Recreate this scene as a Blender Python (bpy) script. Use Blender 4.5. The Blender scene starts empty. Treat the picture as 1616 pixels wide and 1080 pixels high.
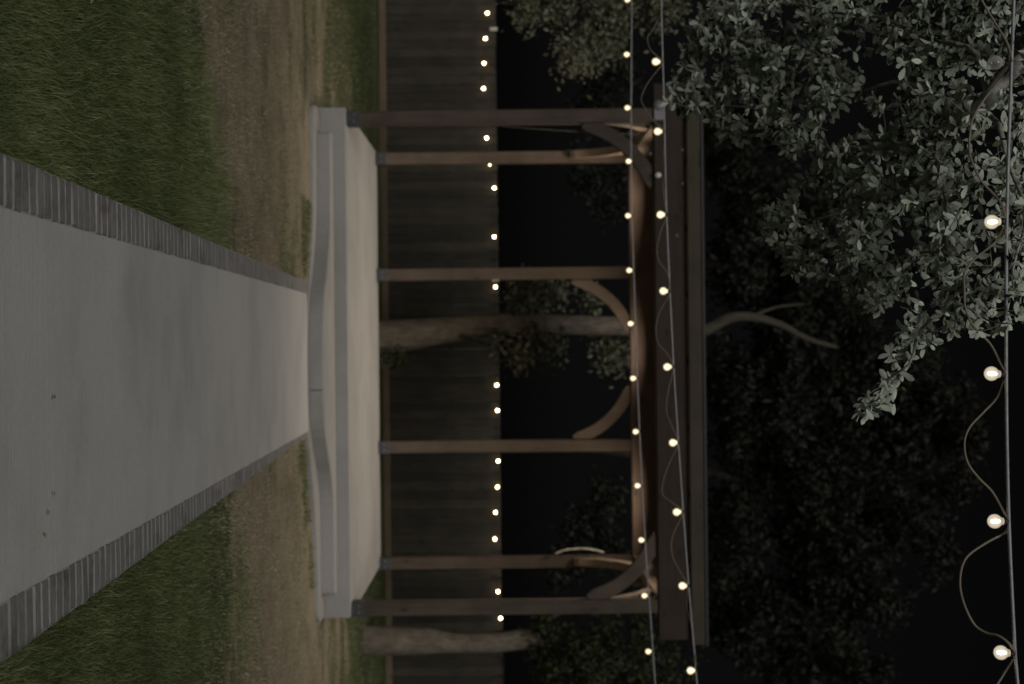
import bpy, bmesh, math, random
import numpy as np
from mathutils import Vector, Matrix

R = math.radians
random.seed(7)
rng = np.random.default_rng(11)
sc = bpy.context.scene
COL = sc.collection

# ------------------------------------------------------------------ camera
F = 50.0 / 36.0 * 1616.0            # focal length in photo pixels
CAM = Vector((0.0, 0.0, 1.97))
ROLL = R(0.6)
RV = Vector((math.cos(ROLL), 0, -math.sin(ROLL)))   # to the right in the upright view
PV = Vector((math.sin(ROLL), 0, math.cos(ROLL)))    # up in the upright view
cd = bpy.data.cameras.new('camera')
cam = bpy.data.objects.new('camera', cd)
COL.objects.link(cam)
cd.lens = 50; cd.sensor_width = 36; cd.clip_start = 0.05; cd.clip_end = 400
X, Y, Z = PV, -RV, Vector((0, -1, 0))               # the camera was held turned by 90 degrees
cam.matrix_world = Matrix(((X.x, Y.x, Z.x, CAM.x), (X.y, Y.y, Z.y, CAM.y), (X.z, Y.z, Z.z, CAM.z), (0, 0, 0, 1)))
cd.dof.use_dof = True; cd.dof.focus_distance = 5.2; cd.dof.aperture_fstop = 2.8
sc.camera = cam

# ------------------------------------------------------------------ night sky, light from the house behind the camera, exposure
SUN_EL, SUN_AZ = R(32), R(4)        # light arrives from behind the camera
w = bpy.data.worlds.new('World'); sc.world = w; w.use_nodes = True
nt = w.node_tree; nt.nodes.clear()
sky = nt.nodes.new('ShaderNodeTexSky'); sky.sky_type = 'NISHITA'; sky.sun_disc = False
sky.sun_elevation = SUN_EL; sky.sun_rotation = math.pi + SUN_AZ
hs = nt.nodes.new('ShaderNodeHueSaturation'); hs.inputs['Saturation'].default_value = 0.12
bg = nt.nodes.new('ShaderNodeBackground'); bg.inputs['Strength'].default_value = 0.00045
wo = nt.nodes.new('ShaderNodeOutputWorld')
nt.links.new(sky.outputs[0], hs.inputs['Color']); nt.links.new(hs.outputs[0], bg.inputs['Color']); nt.links.new(bg.outputs[0], wo.inputs['Surface'])
sl = bpy.data.lights.new('sun', 'SUN'); sl.energy = 1.9; sl.angle = R(30); sl.color = (1.0, 0.97, 0.925)
so = bpy.data.objects.new('sun', sl); COL.objects.link(so)
d = Vector((math.sin(SUN_AZ) * math.cos(SUN_EL), math.cos(SUN_AZ) * math.cos(SUN_EL), -math.sin(SUN_EL)))
so.rotation_euler = d.to_track_quat('-Z', 'Y').to_euler(); so.location = (0, -8, 9)
vs = sc.view_settings
vs.view_transform = 'Standard'; vs.look = 'None'; vs.exposure = 0.0; vs.gamma = 1.0; vs.use_curve_mapping = False
sc.cycles.max_bounces = 6; sc.cycles.diffuse_bounces = 3; sc.cycles.transparent_max_bounces = 12
sc.cycles.sample_clamp_indirect = 2.0

# ------------------------------------------------------------------ helpers
def at(x, y, dist):
    """the point a photo pixel shows at a given distance"""
    return CAM + (RV * (y - 540) + PV * (x - 808)) * (dist / F) + Vector((0, dist, 0))

def on_plane(x, y, z0, s=0.0):
    """where a photo pixel meets the plane z = z0 + s*Y"""
    k = ((y - 540) * RV.z + (x - 808) * PV.z) / F
    return at(x, y, (CAM.z - z0) / (s - k))

PATH_S = -0.041
PATH_0 = 0.105 - PATH_S * 12.9
def path_z(Yv): return PATH_0 + PATH_S * Yv

def tag(o, label=None, cat=None, group=None, kind=None):
    if label: o['label'] = label
    if cat: o['category'] = cat
    if group: o['group'] = group
    if kind: o['kind'] = kind
    return o

def empty(name, loc, label=None, cat=None, group=None):
    o = bpy.data.objects.new(name, None); COL.objects.link(o)
    o.location = loc; o.empty_display_size = 0.2
    return tag(o, label, cat, group)

def link(name, me, parent=None, mat=None):
    o = bpy.data.objects.new(name, me); COL.objects.link(o)
    if mat is not None and not me.materials: me.materials.append(mat)
    if parent is not None:
        o.parent = parent
        o.matrix_parent_inverse = Matrix.Translation(-world_loc(parent))
    return o

def world_loc(o):
    # all parents are placed by pure translation
    p = o.location.copy()
    if o.parent is not None: p = o.matrix_parent_inverse.to_translation() + p + world_loc(o.parent)
    return p

class MB:
    """collects shapes, then becomes one mesh"""
    def __init__(s): s.v = []; s.f = []; s.sm = []
    def add(s, v, f, smooth=False):
        n = len(s.v); s.v += [tuple(p) for p in v]; s.f += [tuple(i + n for i in q) for q in f]; s.sm += [smooth] * len(f); return s
    def box(s, lo, hi, bev=0.0):
        x0, y0, z0 = lo; x1, y1, z1 = hi
        if bev <= 0:
            v = [(x0,y0,z0),(x1,y0,z0),(x1,y1,z0),(x0,y1,z0),(x0,y0,z1),(x1,y0,z1),(x1,y1,z1),(x0,y1,z1)]
            f = [(0,3,2,1),(4,5,6,7),(0,1,5,4),(1,2,6,5),(2,3,7,6),(3,0,4,7)]
            return s.add(v, f)
        bm = bmesh.new(); bmesh.ops.create_cube(bm, size=1.0)
        for q in bm.verts:
            q.co = Vector((x0 + (q.co.x + .5) * (x1 - x0), y0 + (q.co.y + .5) * (y1 - y0), z0 + (q.co.z + .5) * (z1 - z0)))
        bmesh.ops.bevel(bm, geom=bm.edges[:], offset=bev, segments=1, affect='EDGES', profile=.5)
        bm.verts.index_update()
        v = [q.co[:] for q in bm.verts]; f = [[q.index for q in p.verts] for p in bm.faces]; bm.free()
        return s.add(v, f)
    def tube(s, pts, rad, n=8, cap=True):
        pts = [Vector(p) for p in pts]
        if not hasattr(rad, '__len__'): rad = [rad] * len(pts)
        v = []; f = []; up = None
        for i, p in enumerate(pts):
            t = (pts[min(i + 1, len(pts) - 1)] - pts[max(i - 1, 0)])
            t = t.normalized() if t.length > 1e-9 else Vector((0, 0, 1))
            if up is None:
                up = t.orthogonal().normalized()
            up = (up - t * up.dot(t)); up = up.normalized() if up.length > 1e-6 else t.orthogonal().normalized()
            b = t.cross(up)
            for k in range(n):
                a = 2 * math.pi * k / n
                v.append(p + (up * math.cos(a) + b * math.sin(a)) * rad[i])
        for i in range(len(pts) - 1):
            for k in range(n):
                k2 = (k + 1) % n
                f.append((i*n+k, i*n+k2, (i+1)*n+k2, (i+1)*n+k))
        if cap:
            f.append(tuple(range(n))[::-1]); m = (len(pts)-1)*n; f.append(tuple(m + k for k in range(n)))
        return s.add(v, f, True)
    def lathe(s, prof, n=14, org=(0,0,0)):
        v = []; f = []
        for r, z in prof:
            for k in range(n):
                a = 2*math.pi*k/n; v.append((org[0]+r*math.cos(a), org[1]+r*math.sin(a), org[2]+z))
        for i in range(len(prof)-1):
            for k in range(n):
                k2 = (k+1) % n; f.append((i*n+k, i*n+k2, (i+1)*n+k2, (i+1)*n+k))
        return s.add(v, f, True)
    def prism(s, poly, z0, z1, bev=0.012):
        """plan outline (counter-clockwise) pulled up, with an eased top edge"""
        n = len(poly); P = [Vector((p[0], p[1])) for p in poly]; ins = []
        for i in range(n):
            a, b, c = P[i-1], P[i], P[(i+1) % n]
            e1 = (b-a).normalized(); e2 = (c-b).normalized()
            nn = Vector((-(e1.y+e2.y), e1.x+e2.x)); nn = nn.normalized() if nn.length > 1e-6 else Vector((-e1.y, e1.x))
            ins.append(b + nn * bev)
        mids = [(P[i]*.75 + ins[i]*.25) for i in range(n)]
        v = [(p.x,p.y,z0) for p in P] + [(p.x,p.y,z1-bev) for p in P] + [(p.x,p.y,z1-bev*.3) for p in mids] + [(p.x,p.y,z1) for p in ins]
        f = []
        for k in range(3):
            for i in range(n):
                j = (i+1) % n; f.append((k*n+i, k*n+j, (k+1)*n+j, (k+1)*n+i))
        f.append(tuple(3*n+i for i in range(n))); f.append(tuple(range(n))[::-1])
        return s.add(v, f)
    def mesh(s, name):
        me = bpy.data.meshes.new(name); me.from_pydata(s.v, [], s.f); me.update()
        me.polygons.foreach_set('use_smooth', s.sm)
        return me
    def build(s, name, mat, parent=None):
        return link(name, s.mesh(name), parent, mat)

def np_mesh(name, V, Fc, smooth=False):
    """V (n,3), Fc (m,k) faces of one size"""
    me = bpy.data.meshes.new(name); k = Fc.shape[1]
    me.vertices.add(len(V)); me.vertices.foreach_set('co', np.ascontiguousarray(V, dtype=np.float32).ravel())
    me.loops.add(Fc.size); me.loops.foreach_set('vertex_index', np.ascontiguousarray(Fc, dtype=np.int32).ravel())
    me.polygons.add(len(Fc)); me.polygons.foreach_set('loop_start', np.arange(0, Fc.size, k, dtype=np.int32))
    me.polygons.foreach_set('use_smooth', [smooth] * len(Fc))
    me.update(calc_edges=True); me.validate()
    return me

def sines(x, y, seed, scale):
    r = np.random.default_rng(seed); o = np.zeros_like(x)
    for k in range(7):
        a = r.uniform(0, 2*np.pi); fq = scale * 1.6 ** (k * .6) * r.uniform(.8, 1.2)
        o += np.sin((x*np.cos(a) + y*np.sin(a)) * fq + r.uniform(0, 6.28)) / (1 + .45*k)
    return o / 3.0

# ------------------------------------------------------------------ materials
class NT:
    def __init__(s, name):
        s.m = bpy.data.materials.new(name); s.m.use_nodes = True; s.t = s.m.node_tree
        s.b = s.t.nodes['Principled BSDF']; s.out = s.t.nodes['Material Output']
        s.b.inputs['Roughness'].default_value = .85; s.b.inputs['Specular IOR Level'].default_value = .25
    def n(s, typ, **kw):
        q = s.t.nodes.new(typ)
        for k, v in kw.items():
            if k in q.inputs: q.inputs[k].default_value = v
            else: setattr(q, k, v)
        return q
    def l(s, a, b): s.t.links.new(a, b)
    def pos(s, scale=(1,1,1), kind='Object'):
        tc = s.n('ShaderNodeTexCoord'); mp = s.n('ShaderNodeMapping'); mp.inputs['Scale'].default_value = scale
        s.l(tc.outputs[kind], mp.inputs['Vector']); return mp.outputs[0]
    def geo(s, scale=(1,1,1)):
        g = s.n('ShaderNodeNewGeometry'); mp = s.n('ShaderNodeMapping'); mp.inputs['Scale'].default_value = scale
        s.l(g.outputs['Position'], mp.inputs['Vector']); return mp.outputs[0]
    def noise(s, vec, scale=5, detail=6, rough=.6):
        q = s.n('ShaderNodeTexNoise', Scale=scale, Detail=detail, Roughness=rough); s.l(vec, q.inputs['Vector']); return q.outputs['Fac']
    def ramp(s, fac, stops):
        q = s.n('ShaderNodeValToRGB'); e = q.color_ramp.elements
        while len(e) < len(stops): e.new(.5)
        for el, (p, c) in zip(e, stops):
            el.position = p; el.color = (*c, 1) if len(c) == 3 else c
        s.l(fac, q.inputs['Fac']); return q.outputs['Color']
    def mix(s, fac, a, b, typ='MIX'):
        q = s.n('ShaderNodeMix', data_type='RGBA', blend_type=typ)
        for sock, val in ((q.inputs[0], fac), (q.inputs[6], a), (q.inputs[7], b)):
            if hasattr(val, 'links') or hasattr(val, 'is_linked'): s.l(val, sock)
            elif isinstance(val, tuple): sock.default_value = (*val, 1)
            else: sock.default_value = val
        return q.outputs[2]
    def col(s, c):
        if isinstance(c, tuple): s.b.inputs['Base Color'].default_value = (*c, 1)
        else: s.l(c, s.b.inputs['Base Color'])
    def bump(s, fac, dist=.005, strength=.6):
        q = s.n('ShaderNodeBump', Strength=strength, Distance=dist); s.l(fac, q.inputs['Height']); s.l(q.outputs[0], s.b.inputs['Normal'])

def g3(v, t=(1,1,1)): return tuple(v*k for k in t)

def concrete(name, lo, hi, brushed=True, warm=(1,.985,.95)):
    m = NT(name)
    big = m.noise(m.geo(), 1.1, 5, .6); fine = m.noise(m.geo(), 60, 4, .7)
    c = m.ramp(big, [(.25, g3(lo, warm)), (.75, g3(hi, warm))])
    c = m.mix(.35, c, m.ramp(fine, [(.3, g3(lo*.8, warm)), (.7, g3(hi*1.1, warm))]))
    stain = m.noise(m.geo((.8, 1.1, 1)), 1.5, 7, .62)
    c = m.mix(m.ramp(stain, [(.46, (0,0,0)), (.70, (.55,.55,.55))]), c, g3(lo*.72, warm))
    if brushed:
        br = m.noise(m.geo((.55, 26, 6)), 4.2, 5, .75)
        c = m.mix(.5, c, m.ramp(br, [(.3, (.85,.85,.85)), (.7, (1.07,1.07,1.07))]), 'MULTIPLY')
        m.bump(br, .004, .7)
    else:
        m.bump(fine, .003, .5)
    m.col(c); m.b.inputs['Roughness'].default_value = .8
    return m.m

def wood(name, lo, hi, axis=2, var=(.78, 1.2)):
    """sawn timber, grain along an axis of the world"""
    m = NT(name); sc3 = [22, 22, 22]; sc3[axis] = 1.1
    info = m.n('ShaderNodeObjectInfo'); add = m.n('ShaderNodeVectorMath', operation='ADD')
    cmb = m.n('ShaderNodeCombineXYZ')
    mul = m.n('ShaderNodeMath', operation='MULTIPLY'); mul.inputs[1].default_value = 37.0
    m.l(info.outputs['Random'], mul.inputs[0])
    for k in range(3): m.l(mul.outputs[0], cmb.inputs[k])
    m.l(m.geo(tuple(sc3)), add.inputs[0]); m.l(cmb.outputs[0], add.inputs[1])
    grain = m.noise(add.outputs[0], 1.6, 8, .7)
    blot = m.noise(m.geo(), 3.1, 4, .6)
    knot = m.n('ShaderNodeTexVoronoi', Scale=2.2); m.l(m.geo(tuple(3.0 if k != axis else 1.5 for k in range(3))), knot.inputs['Vector'])
    c = m.ramp(grain, [(.3, lo), (.72, hi)])
    c = m.mix(m.ramp(blot, [(.35, (0,0,0)), (.7, (.6,.6,.6))]), c, tuple(k*.62 for k in lo))
    c = m.mix(m.ramp(knot.outputs['Distance'], [(.05, (.8,.8,.8)), (.17, (0,0,0))]), c, tuple(k*.4 for k in lo))
    val = m.n('ShaderNodeMapRange'); val.inputs['To Min'].default_value = var[0]; val.inputs['To Max'].default_value = var[1]
    m.l(info.outputs['Random'], val.inputs['Value'])
    vm = m.n('ShaderNodeVectorMath', operation='SCALE'); m.l(c, vm.inputs[0]); m.l(val.outputs[0], vm.inputs['Scale'])
    m.col(vm.outputs[0]); m.bump(grain, .006, .6); m.b.inputs['Roughness'].default_value = .82
    return m.m

def bark(name, lo, hi, lichen=(.2,.21,.17), amount=.5):
    m = NT(name)
    n1 = m.noise(m.geo((1,1,.28)), 16, 8, .75); n2 = m.noise(m.geo(), 7, 6, .7)
    c = m.ramp(n1, [(.35, lo), (.66, hi)])
    c = m.mix(m.ramp(n2, [(.5, (0,0,0)), (.66, (amount,)*3)]), c, lichen)
    m.col(c); m.bump(n1, .03, .9); m.b.inputs['Roughness'].default_value = .95
    return m.m

def foliage(name, dark, mid, light, under=None, trans=.15):
    m = NT(name)
    g = m.n('ShaderNodeNewGeometry'); oi = m.n('ShaderNodeObjectInfo')
    ad = m.n('ShaderNodeMath', operation='ADD'); fr = m.n('ShaderNodeMath', operation='FRACT')
    m.l(g.outputs['Random Per Island'], ad.inputs[0]); m.l(oi.outputs['Random'], ad.inputs[1]); m.l(ad.outputs[0], fr.inputs[0])
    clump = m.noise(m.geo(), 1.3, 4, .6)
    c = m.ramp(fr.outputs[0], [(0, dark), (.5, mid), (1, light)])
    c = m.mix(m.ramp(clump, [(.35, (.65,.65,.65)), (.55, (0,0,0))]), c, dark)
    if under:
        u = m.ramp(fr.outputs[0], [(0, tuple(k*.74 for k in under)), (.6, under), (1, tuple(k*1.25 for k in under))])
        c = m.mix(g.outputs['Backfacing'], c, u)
    m.col(c); m.b.inputs['Roughness'].default_value = .6
    if trans > 0:
        tr = m.n('ShaderNodeBsdfTranslucent'); m.l(c, tr.inputs['Color'])
        mx = m.n('ShaderNodeMixShader', Fac=trans); m.l(m.b.outputs[0], mx.inputs[1]); m.l(tr.outputs[0], mx.inputs[2]); m.l(mx.outputs[0], m.out.inputs['Surface'])
    return m.m

def plain(name, c, rough=.6, metal=0.0):
    m = NT(name); f = m.noise(m.geo(), 35, 4, .6)
    m.col(m.ramp(f, [(.3, tuple(k*.75 for k in c)), (.7, tuple(k*1.15 for k in c))]))
    m.b.inputs['Roughness'].default_value = rough; m.b.inputs['Metallic'].default_value = metal
    return m.m

def emit(name, c, s):
    m = NT(name); e = m.n('ShaderNodeEmission', Strength=s); e.inputs['Color'].default_value = (*c, 1)
    m.l(e.outputs[0], m.out.inputs['Surface']); return m.m

def lit_glass(name, c, glow, clear):
    """thin glass of a lamp: lets light through, glows from the filament inside it"""
    m = NT(name)
    tr = m.n('ShaderNodeBsdfTransparent'); gl = m.n('ShaderNodeBsdfGlossy', Roughness=.08); em = m.n('ShaderNodeEmission', Strength=glow)
    em.inputs['Color'].default_value = (*c, 1)
    lw = m.n('ShaderNodeLayerWeight', Blend=.25)
    fc = m.n('ShaderNodeLayerWeight', Blend=.5); gr_ = m.n('ShaderNodeMapRange'); gr_.inputs['From Max'].default_value = .8
    gr_.inputs['To Min'].default_value = glow*1.7; gr_.inputs['To Max'].default_value = glow*.45; m.l(fc.outputs['Facing'], gr_.inputs['Value']); m.l(gr_.outputs[0], em.inputs['Strength'])
    a = m.n('ShaderNodeMixShader'); m.l(lw.outputs['Fresnel'], a.inputs[0]); m.l(tr.outputs[0], a.inputs[1]); m.l(gl.outputs[0], a.inputs[2])
    b = m.n('ShaderNodeMixShader', Fac=1-clear); m.l(a.outputs[0], b.inputs[1]); m.l(em.outputs[0], b.inputs[2])
    m.l(b.outputs[0], m.out.inputs['Surface']); return m.m

M = {}
M['path'] = concrete('path_concrete', .36, .43)
M['slab'] = concrete('slab_concrete', .20, .255, False, (1,.975,.93))
M['mortar'] = concrete('mortar', .25, .31, False, (1,.98,.95))
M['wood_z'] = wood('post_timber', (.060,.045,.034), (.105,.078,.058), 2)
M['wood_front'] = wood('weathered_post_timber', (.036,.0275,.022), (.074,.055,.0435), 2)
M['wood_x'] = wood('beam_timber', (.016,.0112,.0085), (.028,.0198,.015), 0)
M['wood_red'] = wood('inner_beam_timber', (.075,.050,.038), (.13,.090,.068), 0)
M['wood_y'] = wood('side_beam_timber', (.15,.112,.08), (.25,.19,.14), 1)  # paler than the posts: lamplight on side beams and braces put into the colour
M['trim'] = wood('roof_trim_timber', (.034,.0275,.0195), (.054,.044,.031), 0)
M['fence'] = wood('fence_timber', (.018,.0158,.012), (.044,.038,.029), 2, (.72, 1.3))
M['kick'] = wood('kick_board_timber', (.075,.056,.036), (.11,.082,.055), 0)
M['steel'] = plain('post_base_steel', (.045,.047,.052), .5, .3)
M['galv'] = plain('galvanised_plate', (.13,.132,.135), .5, .2)
M['dark'] = plain('dark_edge_metal', (.018,.018,.02), .5)
M['cable'] = plain('steel_cable', (.21,.215,.225), .45, .1)
M['cord'] = plain('brown_cord', (.14,.12,.092), .6)
M['socket'] = plain('black_socket', (.02,.02,.02), .5)
M['white'] = plain('pale_plastic', (.5,.47,.4), .6)
M['roof'] = plain('roofing', (.05,.05,.05), .9)
WARM = (1.0, .80, .52)
M['filament'] = emit('lit_filament', (1.0, .84, .58), 14)
M['filament_far'] = emit('strong_lit_filament', (1.0, .84, .52), 3.2)
M['globe'] = lit_glass('lit_globe', (1.0, .86, .64), .62, .45)
M['globe_far'] = lit_glass('lit_globe_far', (1.0, .82, .48), 1.1, .45)
m = NT('unlit_globe'); tr = m.n('ShaderNodeBsdfTransparent'); m.col((.55,.54,.5)); m.b.inputs['Roughness'].default_value = .08; m.b.inputs['Specular IOR Level'].default_value = .8
lw = m.n('ShaderNodeLayerWeight', Blend=.45); mr = m.n('ShaderNodeMapRange'); mr.inputs['To Min'].default_value = .12; mr.inputs['To Max'].default_value = .75
m.l(lw.outputs['Facing'], mr.inputs['Value']); mx = m.n('ShaderNodeMixShader'); m.l(mr.outputs[0], mx.inputs[0]); m.l(tr.outputs[0], mx.inputs[1]); m.l(m.b.outputs[0], mx.inputs[2]); m.l(mx.outputs[0], m.out.inputs['Surface'])
M['clear'] = m.m
M['fence_bulb'] = emit('fence_bulb_light', (1.0, .76, .42), 26)
M['lens'] = emit('lamp_lens', (1.0, .80, .58), 3)
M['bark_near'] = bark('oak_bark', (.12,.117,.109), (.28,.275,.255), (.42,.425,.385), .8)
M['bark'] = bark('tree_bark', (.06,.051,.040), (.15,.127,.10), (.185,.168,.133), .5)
M['bark_dim'] = bark('dim_bark', (.028,.026,.018), (.062,.056,.042), (.05,.056,.035), .6)  # darkened copy of tree_bark; the dimness of the limbs is put into the colour
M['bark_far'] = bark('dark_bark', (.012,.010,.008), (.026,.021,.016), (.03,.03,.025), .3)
M['twig'] = bark('twig_bark', (.12,.114,.103), (.22,.21,.19))
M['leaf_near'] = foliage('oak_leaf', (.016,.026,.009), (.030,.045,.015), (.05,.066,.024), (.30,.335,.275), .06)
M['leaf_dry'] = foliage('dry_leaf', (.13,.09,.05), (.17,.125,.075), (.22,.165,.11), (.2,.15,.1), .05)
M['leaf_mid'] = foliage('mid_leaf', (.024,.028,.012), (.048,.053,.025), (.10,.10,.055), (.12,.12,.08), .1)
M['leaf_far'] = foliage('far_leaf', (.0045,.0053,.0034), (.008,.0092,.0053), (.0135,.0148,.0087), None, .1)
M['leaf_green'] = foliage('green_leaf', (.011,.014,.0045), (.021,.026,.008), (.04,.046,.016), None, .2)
M['blade'] = foliage('green_blade', (.058,.074,.027), (.100,.130,.045), (.23,.25,.125), None, .25)
M['straw'] = foliage('straw_blade', (.15,.125,.082), (.32,.278,.19), (.45,.40,.285), None, .2)

# ground: soil and turf, greener in streaks
m = NT('lawn_ground'); p = m.geo()
big = m.noise(m.geo((.7,1.3,1)), 1.0, 6, .65); fine = m.noise(p, 55, 5, .75)
fleck = m.noise(m.geo((1, .55, 1)), 21, 5, .75)
straw = m.ramp(fine, [(.28, (.16,.136,.088)), (.5, (.27,.232,.155)), (.75, (.345,.30,.205))])
blot = m.noise(m.geo((1, .6, 1)), 3.2, 6, .7)
straw = m.mix(m.ramp(blot, [(.45, (0,0,0)), (.66, (.8,.8,.8))]), straw, (.15,.118,.07))
straw = m.mix(m.ramp(fleck, [(.56, (0,0,0)), (.70, (.85,.85,.85))]), straw, (.085,.072,.045))
green = m.ramp(fine, [(.3, (.030,.036,.011)), (.7, (.07,.08,.03))])
sep = m.n('ShaderNodeSeparateXYZ'); m.l(p, sep.inputs[0])
yr = m.n('ShaderNodeMapRange'); yr.inputs['From Min'].default_value = 0; yr.inputs['From Max'].default_value = 24
lx_ = m.n('ShaderNodeMath', operation='MULTIPLY_ADD'); lx_.inputs[1].default_value = -.9; lx_.inputs[2].default_value = -.65; m.l(sep.outputs['X'], lx_.inputs[0])
lc_ = m.n('ShaderNodeMath', operation='MAXIMUM'); lc_.inputs[1].default_value = 0.0; m.l(lx_.outputs[0], lc_.inputs[0])
ln_ = m.n('ShaderNodeMath', operation='MINIMUM'); ln_.inputs[1].default_value = 1.6; m.l(lc_.outputs[0], ln_.inputs[0])
wob = m.n('ShaderNodeMath', operation='MULTIPLY_ADD'); wob.inputs[1].default_value = 3.0; wob.inputs[2].default_value = -1.7; m.l(m.noise(p, 1.6, 6, .7), wob.inputs[0])
y1_ = m.n('ShaderNodeMath', operation='ADD'); m.l(sep.outputs['Y'], y1_.inputs[0]); m.l(ln_.outputs[0], y1_.inputs[1])
y2_ = m.n('ShaderNodeMath', operation='ADD'); m.l(y1_.outputs[0], y2_.inputs[0]); m.l(wob.outputs[0], y2_.inputs[1]); m.l(y2_.outputs[0], yr.inputs['Value'])
zone = m.ramp(yr.outputs[0], [(.30, (1,1,1)), (.36, (.24,.24,.24)), (.55, (.26,.26,.26)), (.66, (.42,.42,.42)), (.73, (.62,.62,.62)), (.80, (1,1,1))])
ad = m.n('ShaderNodeMath', operation='ADD'); m.l(zone, ad.inputs[0]); m.l(big, ad.inputs[1])
fac = m.ramp(ad.outputs[0], [(.80, (0,0,0)), (1.10, (1,1,1))])
m.col(m.mix(fac, straw, green)); m.bump(fine, .03, .8); m.b.inputs['Roughness'].default_value = 1
M['ground'] = m.m

# bricks: every brick its own tone
m = NT('border_brick'); oi = m.n('ShaderNodeObjectInfo')
n1 = m.noise(m.geo(), 26, 6, .7); n2 = m.noise(m.geo((1,.6,1)), 5, 5, .7)
c = m.ramp(oi.outputs['Random'], [(0, (.155,.153,.149)), (.5, (.17,.167,.162)), (1, (.19,.186,.18))])
c = m.mix(.55, c, m.ramp(n1, [(.3, (.68,.68,.69)), (.7, (1.2,1.19,1.17))]), 'MULTIPLY')
c = m.mix(m.ramp(n2, [(.52, (0,0,0)), (.70, (.6,.6,.6))]), c, (.05,.036,.037))
m.col(c); m.bump(n1, .006, .8); M['brick'] = m.m

# ------------------------------------------------------------------ ground and path
def gz(x, yv):
    """height of the lawn"""
    z = np.where(yv < 12.9, PATH_0 + PATH_S * yv - .03, .075 + (yv - 12.9) * (-.155 / 9.7))
    z = np.where(yv > 22.6, -.08, z)
    return z + .012 * np.sin(x * 1.7 + yv * .9) * np.sin(yv * 1.3 - x * .4)

xs = np.unique(np.concatenate([np.linspace(-90, -6, 22), np.linspace(-6, 6, 61), np.linspace(6, 90, 22)]))
ys = np.unique(np.concatenate([np.linspace(-30, 2, 12), np.linspace(2, 24, 111), np.linspace(24, 160, 24)]))
GX, GY = np.meshgrid(xs, ys); V = np.stack([GX, GY, gz(GX, GY)], -1).reshape(-1, 3)
nx = len(xs); ii = (np.arange(len(ys)-1)[:, None] * nx + np.arange(nx-1)[None]).ravel()
o = link('ground', np_mesh('ground', V, np.stack([ii, ii+1, ii+nx+1, ii+nx], -1), True), None, M['ground']); tag(o, kind='structure')

def edge_line(pa, pb):
    a = on_plane(*pa, PATH_0, PATH_S); b = on_plane(*pb, PATH_0, PATH_S)
    k = (b.x - a.x) / (b.y - a.y)
    return lambda yv: a.x + k * (yv - a.y)
IL = edge_line((0, 327), (470, 460)); OL = edge_line((0, 238), (478, 442))
IR = edge_line((0, 953), (470, 690)); OR = edge_line((0, 1052), (478, 693))
Y0, Y1 = 1.5, 12.98
pm = MB()
def sloped(mb, xl0, xr0, xl1, xr1, y0, y1, top, thick):
    z0, z1 = path_z(y0) + top, path_z(y1) + top
    mb.add([(xl0,y0,z0-thick),(xr0,y0,z0-thick),(xr1,y1,z1-thick),(xl1,y1,z1-thick),(xl0,y0,z0),(xr0,y0,z0),(xr1,y1,z1),(xl1,y1,z1)],
           [(0,3,2,1),(4,5,6,7),(0,1,5,4),(1,2,6,5),(2,3,7,6),(3,0,4,7)])
yj = [Y0, Y1]
for a, b in zip(yj[:-1], yj[1:]):                       # poured panels with a thin joint
    sloped(pm, IL(a), IR(a), IL(b), IR(b), a + .003, b - .003, 0, .10)
path = pm.build('path', M['path']); tag(path, kind='structure')
bed = MB()
for inn, out, s in ((IL, OL, -1), (IR, OR, 1)):
    lo, hi = (out, inn) if s < 0 else (inn, out)
    sloped(bed, lo(Y0)+.002, hi(Y0)-.002, lo(Y1)+.002, hi(Y1)-.002, Y0, Y1, -.006, .09)
bed.build('mortar_bed', M['mortar'], path)
def brick_mesh(seed):
    r = random.Random(seed); q = MB(); q.box((-.5,-.5,-.5), (.5,.5,.5), .045)
    me = q.mesh('brick')
    for v in me.vertices: v.co += Vector((r.uniform(-.018,.018), r.uniform(-.035,.035), r.uniform(-.02,.02)))
    me.materials.append(M['brick']); return me
bms = [brick_mesh(k) for k in range(8)]
pitch = .083; tilt = math.atan(PATH_S)
for inn, out in ((IL, OL), (IR, OR)):
    yv = 3.3
    while yv < Y1 - .05:
        a, b = inn(yv), out(yv); wd = abs(b - a)
        me = random.choice(bms); o = bpy.data.objects.new('brick', me); COL.objects.link(o); o.parent = path
        s = 1 if b > a else -1
        o.scale = (wd - .010 + random.uniform(-.004, .004), pitch - .0105 + random.uniform(-.002, .002), .06)
        o.location = ((a + b) / 2 + random.uniform(-.003, .003) + s*.001, yv, path_z(yv) - .0315 + random.uniform(-.0015, .0015))
        o.rotation_euler = (tilt + random.uniform(-.012, .012), random.uniform(-.008, .008), random.uniform(-.025, .025))
        yv += pitch + random.uniform(-.002, .002)

# ------------------------------------------------------------------ concrete platform with two bowed steps
SLAB_Z, STEP_Z, PAD_Z = .354, .232, .106
SF, SB = 14.0, 17.25
sx0, sx1 = at(548, 170, SF).x, at(553, 975, SF).x
plat = empty('concrete_platform', (0.2, 15.5, 0), 'pale concrete platform with two bowed steps at the end of the path', 'platform')
bx0, bx1 = sx0 + .03, sx1 - .03
MB().prism([(sx0, SF), (sx1, SF), (sx1-.01, SB), (sx0+.01, SB)], -.3, SLAB_Z, .012).build('slab', M['slab'], plat)
def smooth(pts, n=5):
    """Catmull-Rom through the points"""
    P = [Vector(p) for p in pts]; out = []
    for i in range(len(P)-1):
        a, b, c, e = P[max(i-1,0)], P[i], P[i+1], P[min(i+2, len(P)-1)]
        for k in range(n):
            t = k / n
            out.append(.5*((2*b) + (c-a)*t + (2*a-5*b+4*c-e)*t*t + (3*b-a-3*c+e)*t*t*t))
    return out + [P[-1]]
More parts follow.
